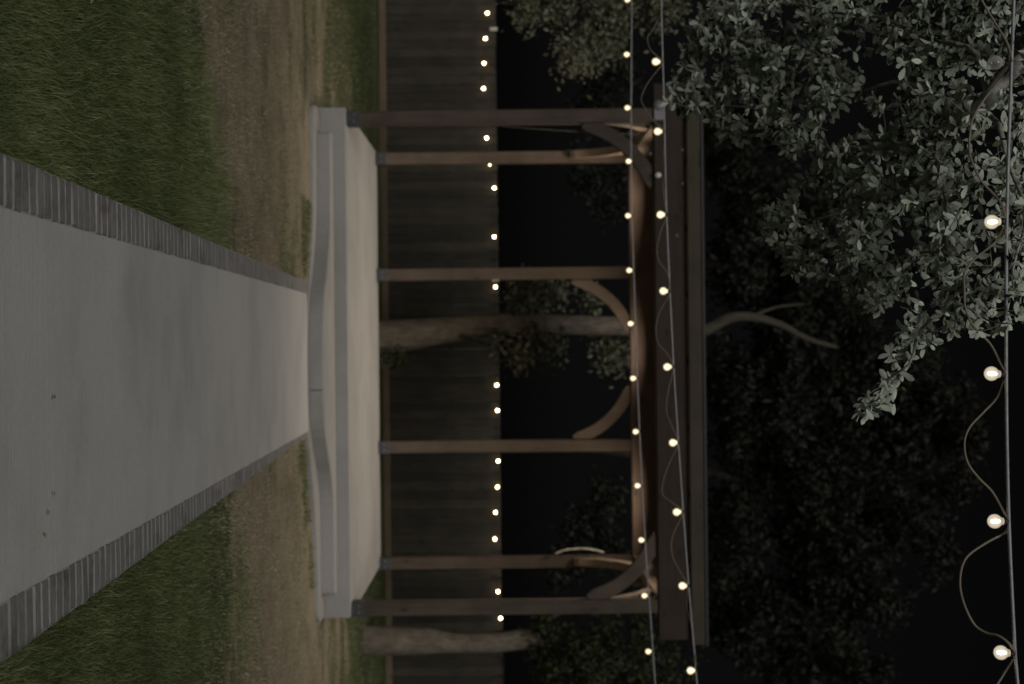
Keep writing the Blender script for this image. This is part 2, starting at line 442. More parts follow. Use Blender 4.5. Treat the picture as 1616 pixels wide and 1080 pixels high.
def bowed(px, z, x0, x1, rad):
    """plan outline of a step: the bowed front from the photo, squared to the slab, with rounded corners"""
    q = [on_plane(x, y, z) for x, y in px]
    k = (q[-1].y - q[0].y) / (q[-1].x - q[0].x)
    q = [Vector((p.x, p.y - k*(p.x - .2), 0)) for p in q]
    out = [Vector((x0 + rad - rad*math.cos(a), q[0].y + rad - rad*math.sin(a), 0)) for a in np.linspace(0, math.pi/2, 6)]
    out += smooth(q, 4)
    out += [Vector((x1 - rad + rad*math.sin(a), q[-1].y + rad - rad*math.cos(a), 0)) for a in np.linspace(0, math.pi/2, 6)]
    return [(p.x, p.y) for p in out] + [(x1, SF + .03), (x0, SF + .03)]
MB().prism(bowed(((523,235),(523,300),(522,370),(517,430),(512,480),(510,560),(511.5,660),(517,712),(523,755),(526,800),(527,900)), STEP_Z, at(512,207,13.75).x, at(512,941,13.75).x, .05), -.1, STEP_Z, .012).build('step', M['slab'], plat)
MB().prism(bowed(((497,220),(496,300),(494,380),(490,440),(486,500),(485,600),(487,690),(491,740),(495,790),(499,860),(501,925)), PAD_Z, at(500,166,13.7).x, at(503,981,13.7).x, .16), -.12, PAD_Z, .010).build('step', M['slab'], plat)
jp = on_plane(510.5, 616, STEP_Z)                        # hairline joint in the lower riser
MB().box((jp.x-.004, jp.y-.004, PAD_Z+.004), (jp.x+.004, jp.y+.02, STEP_Z-.01)).build('joint_strip', M['dark'], plat)

# ------------------------------------------------------------------ timber pavilion
PX = {'fl': at(790, 186, 14.15).x, 'fr': at(800, 957.5, 14.15).x}
PB = [at(800, yy, 17.1).x for yy in (249.5, 432.5, 704, 887)]
BZ0, BZ1 = 3.395, 3.70
pav = empty('timber_pavilion', (.2, 15.6, SLAB_Z), 'dark brown timber pavilion with six posts standing on the concrete platform', 'pavilion')
HP = .070
posts = [(PX['fl'], 14.15), (PX['fr'], 14.15)] + [(x, 17.1) for x in PB]
for x, yv in posts:
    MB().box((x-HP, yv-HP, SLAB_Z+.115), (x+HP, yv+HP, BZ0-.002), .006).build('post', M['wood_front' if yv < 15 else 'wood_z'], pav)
    q = MB(); q.box((x-HP-.004, yv-HP-.004, SLAB_Z+.001), (x+HP+.004, yv+HP+.004, SLAB_Z+.125), .003)
    b = q.build('post_base', M['steel'], pav)
    for dx in (-.035, .035):
        MB().lathe([(0, 0), (.011, 0), (.011, .012), (0, .012)], 8).build('bolt', M['galv'], b)
        k = b.children[-1]; k.rotation_euler = (R(90), 0, 0); k.location = Vector((x+dx, yv-HP-.004, SLAB_Z+.07))
bxl, bxr = at(1060, 131, 14.05).x, at(1060, 1011, 14.05).x
FB0, FB1 = 14.06, 14.24
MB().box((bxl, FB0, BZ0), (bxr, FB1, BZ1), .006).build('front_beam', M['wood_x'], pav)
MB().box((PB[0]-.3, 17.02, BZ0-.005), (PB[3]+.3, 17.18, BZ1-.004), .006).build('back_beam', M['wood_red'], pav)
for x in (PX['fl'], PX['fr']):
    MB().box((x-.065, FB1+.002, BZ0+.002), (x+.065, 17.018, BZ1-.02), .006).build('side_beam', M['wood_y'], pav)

def arc_brace(org, along, A=.63, B=.70, wd=.132, th=.09, sag=.115, mat=None):
    """curved knee brace from the post (org, on its face) up to the beam; 'along' points from the post"""
    al = Vector(along); up = Vector((0,0,1)); sd = al.cross(up)
    ch = Vector((A, B)); L = ch.length; nrm = Vector((-B, A)).normalized()   # towards the corner
    n = 16; rail = []
    for i in range(n+1):
        t = i / n; c = ch*t + nrm * (sag * 4*t*(1-t))
        tg = (ch + nrm * (sag * 4*(1-2*t))).normalized(); nn = Vector((-tg.y, tg.x))
        wi = wd/2 - (.022 if (t < .055 or t > .945) else 0)
        rail.append((c + nn*wd/2, c - nn*wi))
    v = []; f = []
    for a, b in rail:
        for s in (-th/2, th/2):
            for q in (a, b):
                q = Vector((max(q.x, .002), min(q.y, B-.001)))
                v.append(Vector(org) + al*q.x + up*q.y + sd*s)
    for i in range(n):
        a = i*4; b = a+4
        f += [(a, b, b+1, a+1), (a+2, a+3, b+3, b+2), (a, a+2, b+2, b), (a+1, b+1, b+3, a+3)]
    f += [(0,1,3,2), (n*4, n*4+2, n*4+3, n*4+1)]
    return MB().add(v, f).build('brace', mat or M['wood_z'], pav)
zb = BZ0 - .70
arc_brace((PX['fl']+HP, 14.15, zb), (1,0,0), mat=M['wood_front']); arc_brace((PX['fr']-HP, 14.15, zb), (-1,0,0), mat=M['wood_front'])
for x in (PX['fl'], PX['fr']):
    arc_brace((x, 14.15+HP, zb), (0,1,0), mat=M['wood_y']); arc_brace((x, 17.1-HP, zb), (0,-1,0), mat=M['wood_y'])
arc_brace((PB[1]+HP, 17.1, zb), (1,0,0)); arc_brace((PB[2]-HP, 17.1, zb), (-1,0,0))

# roof: ceiling boards, deck, front trim and drip edge, rafters' tails at the ends
rx0, rx1 = at(1095, 122, 13.95).x, at(1100, 1020, 13.95).x
roof = MB().box((rx0+.02, 14.045, BZ1+.10), (rx1-.02, 17.6, BZ1+.165)).build('roof_deck', M['roof'], pav)
k = 0
yv = 14.26
while yv < 17.55:                                        # ceiling boards run along the front
    MB().box((rx0+.03, yv, BZ1+.078), (rx1-.03, yv+.134, BZ1+.098)).build('ceiling_board', M['wood_red'], pav); yv += .14
for i in range(9):
    x = rx0 + .12 + i*(rx1-rx0-.24)/8
    MB().box((x-.019, 14.25, BZ1+.001), (x+.019, 17.55, BZ1+.077)).build('rafter', M['wood_y'], pav)
MB().box((rx0, 14.0, BZ1+.012), (rx1, 14.04, BZ1+.150), .004).build('roof_trim', M['trim'], pav)
MB().box((rx0-.01, 13.985, BZ1+.151), (rx1+.01, 14.12, BZ1+.172)).build('drip_edge', M['dark'], pav)
# galvanised corner plate and bolts on the front beam
q = MB(); x = PX['fl']; yf = 14.052
q.box((x-.055, 14.050, BZ0+.003), (x+.055, 14.058, BZ0+.10), .002)
q.lathe([(0,.0),(.055,.0),(.055,.008),(0,.008)], 16)
for i in range(len(q.v)-16*4, len(q.v)):
    a = q.v[i]; q.v[i] = (x-.09+a[0], 14.0499+a[2], BZ0+.05+a[1])
q.build('corner_plate', M['galv'], pav)
for px, py in ((1026, 243), (1077, 237), (1077, 290), (1068, 372)):
    p = at(px, py, 14.055); r = .013
    bo = MB().lathe([(0,0),(r,0),(r,.012),(0,.012)], 8).build('bolt', M['galv'], pav); bo.rotation_euler = (R(90),0,0); bo.location = (p.x, 14.0605, p.z)
p = at(1035, 277, 14.04); hk = MB().lathe([(0,-.03),(.02,-.022),(.03,0),(.022,.022),(.012,.034),(0,.036)], 12, (p.x, 14.03, BZ0+.03)).build('hook', M['white'], pav)
# pale hose loop and a loose wire
hz = [at(x, y, 16.95) for x, y in ((876,874),(890,869),(905,866.5),(920,866),(938,868),(953,872))]
MB().tube(smooth(hz, 4), .009, 6).build('hose', M['white'], pav)
lw = [at(x, y, 14.25) for x, y in ((785,199),(850,204),(910,208),(970,211),(1028,213))]
MB().tube(smooth(lw, 3), .004, 5).build('wire', M['cord'], pav)
# ceiling lamps: back row makes beam patches; unseen front row added to light braces
for yy in (-1.72, .12, 1.88):
    for ly in (14.95, 16.4):
        lx, lz = yy, BZ1+.077
        lp = MB().lathe([(0,0),(.075,0),(.075,-.035),(.062,-.035),(.062,-.006)], 18, (lx, ly, lz)).build('ceiling_or_added_lamp', M['galv'], pav)
        MB().lathe([(.061,-.012),(.03,-.0125),(0,-.013)], 18, (lx, ly, lz)).build('lens', M['lens'], lp)
        ld = bpy.data.lights.new('ceiling_or_added_lamp_light', 'AREA'); ld.shape = 'DISK'; ld.size = .11; ld.energy = 19.0; ld.color = (1.0, .85, .68); ld.spread = R(152)
        lo_ = bpy.data.objects.new('ceiling_or_added_lamp_light', ld); COL.objects.link(lo_); lo_.location = (lx, ly, lz-.04)
        lo_.parent = pav; lo_.matrix_parent_inverse = Matrix.Translation(-world_loc(pav))

# ------------------------------------------------------------------ fence
FY = 22.6; FTOP = 1.765; FB = -.02
fence = empty('wooden_fence', (0, FY, -.08), 'tall dark weathered board fence across the back of the yard', 'fence')
def board_mesh(seed):
    r = random.Random(seed); q = MB()
    lean = r.uniform(-.004, .004); w2 = .0675
    q.box((-w2, 0, 0), (w2, .018, FTOP-FB), .003); me = q.mesh('board')
    for v in me.vertices:
        v.co.x += lean * v.co.z
        if v.co.z > 1: v.co.z += r.uniform(-.006, .004)
        v.co.y += .004*math.sin(v.co.z*2.1 + seed) + (v.co.x*r.uniform(-.02,.02))
    me.materials.append(M['fence']); return me
fbm = [board_mesh(k) for k in range(6)]
x = -8.4
while x < 8.4:
    o = bpy.data.objects.new('board', random.choice(fbm)); COL.objects.link(o); o.parent = fence
    o.location = (x, random.uniform(0, .006), FB + .08 + random.uniform(-.006, .004)); x += .1405
for z in (.25, .95, 1.6):
    MB().box((-8.5, FY+.03, z), (8.5, FY+.07, z+.09)).build('rail', M['fence'], fence)
for i in range(8):
    x = -8.4 + i*2.4
    MB().box((x-.045, FY+.071, -.1), (x+.045, FY+.16, 1.7)).build('fence_post', M['fence'], fence)
    if i < 7: MB().box((x+.003, FY-.024, -.12), (x+2.397, FY-.004, .015), .003).build('kick_board', M['kick'], fence)
for px, py in ((779, 46), (782, 441)):
    p = at(px, py, FY-.03); MB().box((p.x-.025, FY-.035, p.z-.06), (p.x+.025, FY-.012, p.z+.06), .006).build('fence_clip', M['white'], fence)

# ------------------------------------------------------------------ strings of lights
def bulb_profile(r):   # globe below its socket; z = 0 at the top of the glass
    pr = [(0.0, -2.25*r)]
    for k in range(1, 9):
        a = math.pi * k / 10.0
        pr.append((r*math.sin(a), -1.25*r - r*math.cos(a)))
    pr += [(.52*r, -.28*r), (.48*r, 0.0)]
    return pr
def socket_profile(r): return [(0, .62*r), (.36*r, .6*r), (.5*r, .35*r), (.54*r, -.1*r), (.3*r, -.12*r)]
GM = {}
def light_string(name, label, cable_px, cord_list, bulbs, dist, r, glass, unlit=(), cr=.004, wr=.0035, fil=.32):
    mid = at(cable_px[len(cable_px)//2][0], 540, dist)
    t = empty(name, mid, label, 'string lights', 'strings of globe lights across the yard')
    pts = [at(x, y, dist) for x, y in cable_px]
    a, b = pts[0] - (pts[1]-pts[0]).normalized()*1.5, pts[-1] + (pts[-1]-pts[-2]).normalized()*1.5
    MB().tube(smooth([a]+pts+[b], 4), cr, 7).build('cable', M['cable'], t)
    for c in cord_list:
        # the cord hangs a little to the front of and behind the cable
        q = smooth([at(x, y, dist + .03*math.sin(i*1.1)) for i, (x, y) in enumerate(c)], 5)
        MB().tube(q, wr, 6).build('cord', M['cord'], t)
    key = (r, glass, dist)
    if key not in GM:
        g = MB().lathe(bulb_profile(r), 18).mesh('bulb'); g.materials.append(M[glass])
        s = MB().lathe(socket_profile(r), 12).mesh('socket'); s.materials.append(M['socket'])
        fl = MB().lathe([(0,-1.85*r),(fil*.7*r,-1.7*r),(fil*r,-1.2*r),(fil*.7*r,-.6*r),(0,-.45*r)], 8).mesh('filament'); fl.materials.append(M['filament' if dist < 6 else 'filament_far'])
        un = MB().lathe(bulb_profile(r), 18).mesh('bulb'); un.materials.append(M['clear'])
        uf = MB().tube([(0,0,-.3*r),(.1*r,0,-1.2*r),(-.1*r,0,-1.6*r)], .05*r, 5).mesh('filament'); uf.materials.append(M['galv'])
        GM[key] = (g, s, fl, un, uf)
    g, s, fl, un, uf = GM[key]
    for i, (x, y) in enumerate(bulbs):
        p = at(x, y, dist) + Vector((0, 0, 1.2*r))
        off = i in unlit
        b = link('bulb', un if off else g, t); b.location = p
        b.rotation_euler = (random.uniform(-.1,.1), random.uniform(-.1,.1), 0)
        if off: b['label'] = 'unlit clear bulb'
        if dist > 6:                                          # the light this lit bulb gives
            ld = bpy.data.lights.new('bulb_light', 'POINT'); ld.energy = 13.0; ld.shadow_soft_size = .008; ld.color = (1.0, .84, .62)
            lo_ = bpy.data.objects.new('bulb_light', ld); COL.objects.link(lo_); lo_.parent = b; lo_.location = (0, 0, -1.2*r)
        for nm, me in (('socket', s), ('filament', uf if off else fl)):
            o = bpy.data.objects.new(nm, me); COL.objects.link(o); o.parent = b
    return t
light_string('string_lights', 'closest string of large clear globe lights passing the foreground oak leaves',
    [(1600,0),(1598,60),(1596,110),(1589,340),(1588,600),(1592,820),(1602,1032),(1606,1080)],
    [[(1530,-40),(1549,0),(1567,31),(1589,68),(1597,97)],
     [(1597,105),(1584,120),(1557,152),(1537,183),(1531,208),(1530,240),(1538,265),(1550,287),(1568,307),(1580,322),(1587,345)],
     [(1587,355),(1571,382),(1537,410),(1522,432),(1522,457),(1524,489),(1540,520),(1562,542),(1578,571),(1587,590)],
     [(1587,596),(1574,627),(1553,650),(1530,675),(1522,700),(1527,730),(1545,755),(1565,775),(1580,800),(1592,822)],
     [(1593,830),(1585,842),(1560,855),(1530,875),(1518,895),(1515,925),(1522,955),(1537,985),(1555,998),(1575,1003),(1592,1015),(1602,1030)],
     [(1601,1040),(1588,1058),(1570,1085),(1545,1110)]],
    [(1571,99),(1566,350),(1565,591),(1570,823),(1580,1031)], 4.9, .0255, 'globe', (0,), .0062, .0042, .30)
light_string('string_lights', 'globe light string with looping cord crossing in front of the pavilion fascia',
    [(1043.5,0),(1046,98),(1048.5,189),(1052,340),(1062.6,570),(1070.5,697),(1079,820),(1088,939),(1100,1080)],
    [[(1052,-25),(1043,20),(1030,47),(1022,60),(1027,79),(1045,95)],
     [(1046,101),(1024,129),(1013,151),(1014,164),(1030,189),(1049,206)],
     [(1049,211),(1047,240),(1046,275),(1048,310),(1052,337)],
     [(1052,343),(1042,368),(1037,392),(1040,412),(1054,433),(1058,458)],
     [(1058,464),(1042,491),(1035,518),(1039,542),(1054,560),(1063,577)],
     [(1063,583),(1054,621),(1052,649),(1059,669),(1071,696)],
     [(1071,702),(1056,732),(1046,763),(1046,781),(1058,791),(1078,806)],
     [(1078,812),(1061,848),(1061,876),(1072,900),(1086,922)],
     [(1086,928),(1084,957),(1090,981),(1097,1030),(1098,1056)]],
    [(1035,98),(1038,208),(1042.5,339),(1047,460),(1053,579),(1062,698.5),(1068,808),(1077,925),(1090,1058)], 9.84, .0265, 'globe_far', (), .0052, .0028, .5)
light_string('string_lights', 'straight string of globe lights along the inner beam of the pavilion',
    [(997,0),(996,189),(997,315),(1002.7,511),(1010,700),(1019,869),(1026,964),(1034,1080)], [],
    [(990,0),(989,86),(990,170),(992,255),(991,341),(993,427),(995,511),(999,597),(1003,681),(1006,767),(1012,853),(1017,940),(1023,1028)], 12.7, .0245, 'globe_far', (), .0055, .004, .5)
# the fence string: small round bulbs
t = empty('string_lights', (0, FY-.075, 1.6), 'string of small round bulbs along the top of the board fence', 'string lights', 'strings of globe lights across the yard')
fb = [(771,-18),(769,21),(766,61),(764,100),(763,140),(765,179),(768,218),(773,259),(780,297),(781,336),(780,374),(782,414),(782,453),(784,492),(784,530),(784,569),(784,608),(785,648),(785,687),(786,728),(785,769),(782,809),(781,851),(783,892),(786,934),(790,976),(791,1015),(792,1056),(792,1100)]
unl = {9, 11, 13, 14, 15, 18, 27}
pts = [at(x + 3, y, FY-.075) for x, y in fb]
MB().tube(smooth(pts, 2), .004, 5).build('cord', M['socket'], t)
gb = MB().lathe([(0,-.021),(.012,-.017),(.020,-.006),(.020,.006),(.012,.017),(.006,.021)], 10).mesh('bulb'); gb.materials.append(M['fence_bulb'])
gu = gb.copy(); gu.materials.clear(); gu.materials.append(M['clear'])
gs = MB().lathe([(0,.04),(.009,.04),(.009,.018),(0,.018)], 8).mesh('socket'); gs.materials.append(M['socket'])
for i, (x, y) in enumerate(fb):
    if i in unl: continue
    b = link('bulb', gb, t); b.location = at(x, y, FY-.075)
    o = bpy.data.objects.new('socket', gs); COL.objects.link(o); o.parent = b

# ------------------------------------------------------------------ trees
def leaf_template(L, W, fold, curl):
    st = [(0,.04),(.22,.30),(.52,.5),(.80,.42),(1,.0)]
    v = []; f = []
    for t, wd in st:
        z = -curl*L*t*t
        if wd == 0: v.append((0, L*t, z)); continue
        v += [(-wd*W, L*t, z+fold*wd*W), (0, L*t, z), (wd*W, L*t, z+fold*wd*W)]
    for i in range(3):
        a = i*3; f += [(a,a+1,a+4),(a,a+4,a+3),(a+1,a+2,a+5),(a+1,a+5,a+4)]
    f += [(9,10,12),(10,11,12)]
    return np.array(v), np.array(f)

def frames(dirs, nrm):
    """columns side, dir, normal for every leaf"""
    dv = dirs / np.linalg.norm(dirs, axis=1, keepdims=True)
    n = nrm - dv * np.sum(nrm*dv, 1, keepdims=True); n /= np.linalg.norm(n, axis=1, keepdims=True) + 1e-9
    s = np.cross(dv, n); return np.stack([s, dv, n], -1)

def grow(nodes, targets, tube_r, mb, jitter=.15, n=5, seg=4, nmin=.35):
    """joins every target to the nearest point of the tree so far, as twigs do"""
    P = np.array([q[:] for q in nodes]); tg = np.array(targets)
    dmin = np.linalg.norm(tg[:, None] - P[None], axis=2).min(1); order = np.argsort(dmin); axes = np.zeros_like(tg)
    for i in order:
        dd = np.linalg.norm(P - tg[i], axis=1); j = int(np.argmin(dd)); a = P[j]; L = dd[j]
        pts = []
        bend = rng.normal(0, 1, 3) * jitter * L
        for k in range(seg+1):
            u = k/seg; pts.append(a + (tg[i]-a)*u + bend*math.sin(math.pi*u))
        r0 = min(tube_r*(.6+1.3*L), tube_r*3)
        mb.tube(pts, [r0*(1-.6*k/seg) for k in range(seg+1)], n, False)
        P = np.vstack([P, np.array(pts[1:])]); axes[i] = pts[-1] - pts[-2]
    return axes

def limb_pts(spec, dist_fn):
    return [at(x, y, dist_fn(x, y) - .15) for x, y in spec]

def in_poly(px, py, poly):
    c = np.zeros(len(px), bool); n = len(poly)
    for i in range(n):
        x1, y1 = poly[i]; x2, y2 = poly[i-1]
        c ^= ((y1 > py) != (y2 > py)) & (px < (x2-x1)*(py-y1)/((y2-y1) + 1e-12) + x1)
    return c

# ---- the oak that hangs into the foreground
def oz(x, y): return 5.15 + max(0, (1600-x))*.0037 + (400-y)*.0019
oak = empty('oak_tree', (-3.6, 5.4, float(gz(np.array(-3.6), np.array(5.4)))), 'foreground oak branch with pale grey green leaves hanging over the nearest light string', 'tree')
base = Vector((-3.6, 5.4, .3))
limb = limb_pts([(1650,60),(1588,120),(1552,163),(1512,189),(1476,212),(1432,229),(1380,233),(1330,236)], oz)
tr = smooth([base, Vector((-3.55,5.4,1.6)), Vector((-3.3,5.35,2.9)), Vector((-2.75,5.2,3.8)), Vector((-1.8,5.0,4.35)), limb[0]], 4)
MB().tube(tr, [.24 - .202*i/(len(tr)-1) for i in range(len(tr))], 12).build('trunk', M['bark_near'], oak)
main = smooth(limb, 4)
MB().tube(main, [.036*(1-.80*i/(len(main)-1))+.002 for i in range(len(main))], 9).build('branch', M['bark_near'], oak)
nodes = list(main)
for spec, r in (([(1500,194),(1476,150),(1429,130),(1356,146),(1300,170),(1230,178),(1150,168),(1100,165)], .012),
                ([(1490,203),(1465,280),(1421,302),(1371,312),(1320,338),(1262,352),(1215,358)], .014),
                ([(1360,146),(1320,110),(1260,75),(1190,60),(1120,62)], .009),
                ([(1565,150),(1540,90),(1470,60),(1380,30),(1290,12),(1210,8)], .014),
                ([(1476,250),(1497,363),(1502,426),(1512,460),(1470,500),(1440,560),(1405,600),(1380,630),(1352,650)], .010),
                ([(1371,312),(1350,380),(1340,420),(1300,440)], .007),
                ([(1500,400),(1440,400),(1380,430),(1385,480)], .007),
                ([(1560,180),(1600,260),(1612,360),(1600,460)], .012),
                ([(1512,455),(1555,500),(1590,512)], .007),
                ([(1330,236),(1280,225),(1240,228),(1200,215),(1150,215)], .006),
                ([(1588,120),(1590,60),(1600,10)], .010)):
    pts = smooth(limb_pts(spec, oz), 3)
    # wander a little in depth so the crown has body
    for i in range(1, len(pts)): pts[i] = pts[i] + Vector((0, .05*math.sin(i*1.3+len(spec)), 0))
    MB().tube(pts, [r*(1-.75*i/(len(pts)-1)) for i in range(len(pts))], 7).build('branch', M['bark_near'], oak)
    nodes += pts
crown = [(1130,-40),(1085,55),(1070,105),(1052,168),(1085,182),(1110,165),(1132,215),(1165,228),(1190,196),(1225,215),(1245,245),(1290,262),(1262,292),(1235,322),(1200,342),(1197,372),(1212,398),(1246,396),(1250,446),(1300,432),(1332,455),(1352,478),(1372,495),(1415,478),(1428,525),(1396,572),(1385,622),(1350,645),(1358,660),(1396,648),(1412,622),(1446,582),(1468,545),(1500,528),(1592,528),(1640,500),(1640,-40)]
holes = [(1398,122,34),(1352,178,26),(1320,205,22),(1215,268,28),(1160,262,30),(1300,395,20),(1410,10,24),(1240,16,16),(1345,70,16),(1540,118,14),(1280,318,20),(1590,395,12)]
cx = []; cy = []
NCL = 1750
while len(cx) < NCL:
    x = rng.uniform(1050, 1640, 400); y = rng.uniform(-40, 662, 400)
    ok = in_poly(x, y, crown)
    for hx, hy, hr in holes: ok &= (x-hx)**2 + (y-hy)**2 > hr*hr
    for a, b in zip(x[ok], y[ok]):
        dens = .55 + .45*math.sin(a*.041 + b*.023)*math.sin(b*.037 - a*.013)
        # bare twigs in the middle of the lower clump
        if 1250 < a < 1420 and 310 < b < 365: dens *= .35
        dens *= .42 + .58*min(1, (1640-a)/420)
        if a < 1450 and b > 520: dens *= .25
        if rng.uniform() < dens + .12: cx.append(a); cy.append(b)
cx, cy = np.array(cx[:NCL]), np.array(cy[:NCL])
# crown edges first: clusters along the outline keep its shape
edge = [(1062,168),(1072,172),(1090,70),(1082,108),(1100,175),(1140,215),(1172,220),(1205,350),(1203,375),(1222,390),(1250,440),(1245,420),(1300,428),(1345,472),(1380,490),(1352,650),(1378,640),(1368,655),(1392,640),(1396,612),(1410,600),(1420,585),(1436,560),(1450,550),(1296,262),(1268,290),(1250,300),(1470,540),(1505,522),(1548,520),(1585,522),(1425,520),(1110,20),(1125,0),(1205,338),(1236,318)]
cx = np.concatenate([cx, [e[0] for e in edge]]); cy = np.concatenate([cy, [e[1] for e in edge]])
tg = [at(a, b, oz(a, b) + (rng.normal(0, .16) if i < NCL else rng.normal(0, .05)))[:] for i, (a, b) in enumerate(zip(cx, cy))]
tw = MB(); ax = grow(nodes, tg, .0029, tw, .14, 4)
o = tw.build('twig', M['twig'], oak); tag(o, kind='stuff')
tg = np.array(tg)
Lc, Ld, Ln, Ls = [], [], [], []
for i in range(len(tg)):
    a = ax[i] / (np.linalg.norm(ax[i]) + 1e-9)
    a = a*.4 + np.array([0, .95, -.22]) + rng.normal(0, .38, 3); a /= np.linalg.norm(a)
    e1 = np.cross(a, [0.3, .2, 1]); e1 /= np.linalg.norm(e1); e2 = np.cross(a, e1)
    n = rng.integers(4, 8) if i < NCL else rng.integers(5, 8)
    for k in range(n):
        th = k*2.399 + rng.normal(0, .25); op = rng.uniform(.75, 1.55)
        dv = a*math.cos(op) + (e1*math.cos(th) + e2*math.sin(th))*math.sin(op)
        Lc.append(tg[i] - ax[i]/(np.linalg.norm(ax[i])+1e-9)*rng.uniform(0, .045) + dv*.003); Ld.append(dv + rng.normal(0, .08, 3)); Ln.append((a + rng.normal(0, .4, 3)) * (-1 if rng.uniform() < (.16 if cx[i] > 1420 else .06) else 1)); Ls.append(rng.uniform(.68, 1.25))
Lc, Ld, Ln, Ls = map(np.array, (Lc, Ld, Ln, Ls)); B = frames(Ld, Ln)
temps = [leaf_template(.0455, .0200, fo, cu) for fo, cu in ((.25,.08),(.1,.2),(.45,.02))]
which = rng.integers(0, 3, len(Lc))
u = 540 + Lc[:,0]/Lc[:,1]*F; vpx = 808 + (Lc[:,2]-1.97)/Lc[:,1]*F
vis = (u > -5) & (u < 1085) & (vpx < 1620)
score = np.where(vis, Ls/Lc[:,1], -1); single = np.argsort(-score)[:300]
lm = []
for tv, tf in temps:
    me = bpy.data.meshes.new('leaf'); me.from_pydata(tv.tolist(), [], tf.tolist()); me.polygons.foreach_set('use_smooth', [True]*len(tf)); me.materials.append(M['leaf_near']); lm.append(me)
dry = bpy.data.meshes.new('leaf'); dry.from_pydata(temps[1][0].tolist(), [], temps[1][1].tolist()); dry.materials.append(M['leaf_dry'])
inv = Matrix.Translation(-oak.location)
for q in single:
    o = bpy.data.objects.new('leaf', lm[which[q]]); COL.objects.link(o); o.parent = oak; o.matrix_parent_inverse = inv
    m3 = Matrix(B[q].tolist()) * float(Ls[q]); m4 = m3.to_4x4(); m4.translation = Vector(Lc[q]); o.matrix_local = inv.inverted() @ inv @ m4
rest = np.setdiff1d(np.arange(len(Lc)), single)
Vs, Fs, nb = [], [], 0
for k, (tv, tf) in enumerate(temps):
    idx = rest[which[rest] == k]
    vv = np.einsum('nij,kj->nki', B[idx]*Ls[idx][:,None,None], tv) + Lc[idx][:,None]
    Vs.append(vv.reshape(-1,3)); Fs.append((tf[None] + (np.arange(len(idx))*len(tv))[:,None,None]).reshape(-1,3) + nb); nb += vv.shape[0]*vv.shape[1]
o = link('leaf_cluster', np_mesh('leaf_cluster', np.vstack(Vs), np.vstack(Fs), True), oak, M['leaf_near']); tag(o, kind='stuff')
for px, py, s in ((1245,44,1.1),(1143,149,1.5),(1278,392,1.0),(1268,386,.8),(1595,74,1.9)):   # a few withered leaves
    o = bpy.data.objects.new('leaf', dry); COL.objects.link(o); o.parent = oak; o.matrix_parent_inverse = inv
    o['label'] = 'withered orange brown leaf'
    p = at(px, py, oz(px, py)-.22); bb = frames(rng.normal(0,1,(1,3)), np.array([[.2,-1,.2]]))[0]
    m4 = (Matrix(bb.tolist())*s).to_4x4(); m4.translation = p; o.matrix_local = m4

# ---- trees further back
def card_leaves(name, P, size, mat, parent, droop=.2):
    """pointed leaf shapes spread through the crown"""
    n = len(P); dv = rng.normal(0, 1, (n,3)); dv[:,2] -= droop; nr = rng.normal(0, 1, (n,3)); nr[:,1] -= .5
    Bm = frames(dv, nr); s = size*rng.uniform(.6, 1.35, n)
    tv = np.array([(0,0,0),(-.24,.5,.06),(0,1,-.05),(.24,.5,.06)])
    vv = np.einsum('nij,kj->nki', Bm*s[:,None,None], tv) + P[:,None]
    fc = np.arange(n)[:,None]*4 + np.arange(4)[None]
    o = link(name, np_mesh(name, vv.reshape(-1,3), fc), parent, mat)
    return tag(o, kind='stuff')

def cloud(blobs, dist, per, depth=None, hole=.35):
    """leaf points in uneven clumps: blobs are (x, y, radius_x, radius_y) in the photo at a distance"""
    out = []; cents = []
    for b in blobs:
        x, y, ra, rb = b[:4]; dd = dist + (b[4] if len(b) > 4 else 0)
        c = at(x, y, dd); kx, kz = rb*dd/F, ra*dd/F; ky = depth or (kx+kz)*.5
        nsub = max(3, int(ra*rb/130))
        for k in range(nsub):
            dirn = rng.normal(0,1,3); dirn /= np.linalg.norm(dirn); rr = rng.uniform(.15,1)**.5
            q = np.array(c) + dirn*rr*np.array([kx,ky,kz]); cents.append(q)
            m = int(per*rng.uniform(.5,1.4)); sp = rng.uniform(.12,.24)*(.6+.4*min(kx,kz))
            out.append(q + rng.normal(0, 1, (m,3))*np.array([sp,sp,sp*.7]))
    return np.vstack(out), cents

def back_tree(name, label, trunk, tr_r, blobs, dist, per, leaf, mat, group=None, limbs=(), depth=None, bk='bark'):
    """trunk: photo points at the tree's distance, first one at the ground"""
    pts = [at(x, y, dist) for x, y in trunk]
    b = pts[0].copy(); g = float(gz(np.array(b.x), np.array(b.y)))
    t = empty(name, (b.x, b.y, g), label, 'tree', group)
    pts = [Vector((b.x, b.y, g-.1))] + pts
    sp = smooth(pts, 4); rr = np.interp(np.linspace(0, 1, len(sp)), np.linspace(0, 1, len(tr_r)), tr_r)
    MB().tube(sp, list(rr), 12).build('trunk', M[bk], t)
    nodes = list(sp)
    for spec, r in limbs:
        lp = smooth([at(x, y, dist+dz) for x, y, dz in spec], 4)
        MB().tube(lp, [r*(1-.7*i/(len(lp)-1)) for i in range(len(lp))], 8).build('limb', M['bark_dim' if bk == 'bark' else bk], t); nodes += lp
    P, ce = cloud(blobs, dist, per, depth)
    tw = MB(); grow(nodes, ce, .007, tw, .12, 4)
    tag(tw.build('branch', M[bk], t), kind='stuff')
    card_leaves('crown', P, leaf, M[mat], t)
    return t
GT = 'trees around and behind the pavilion'
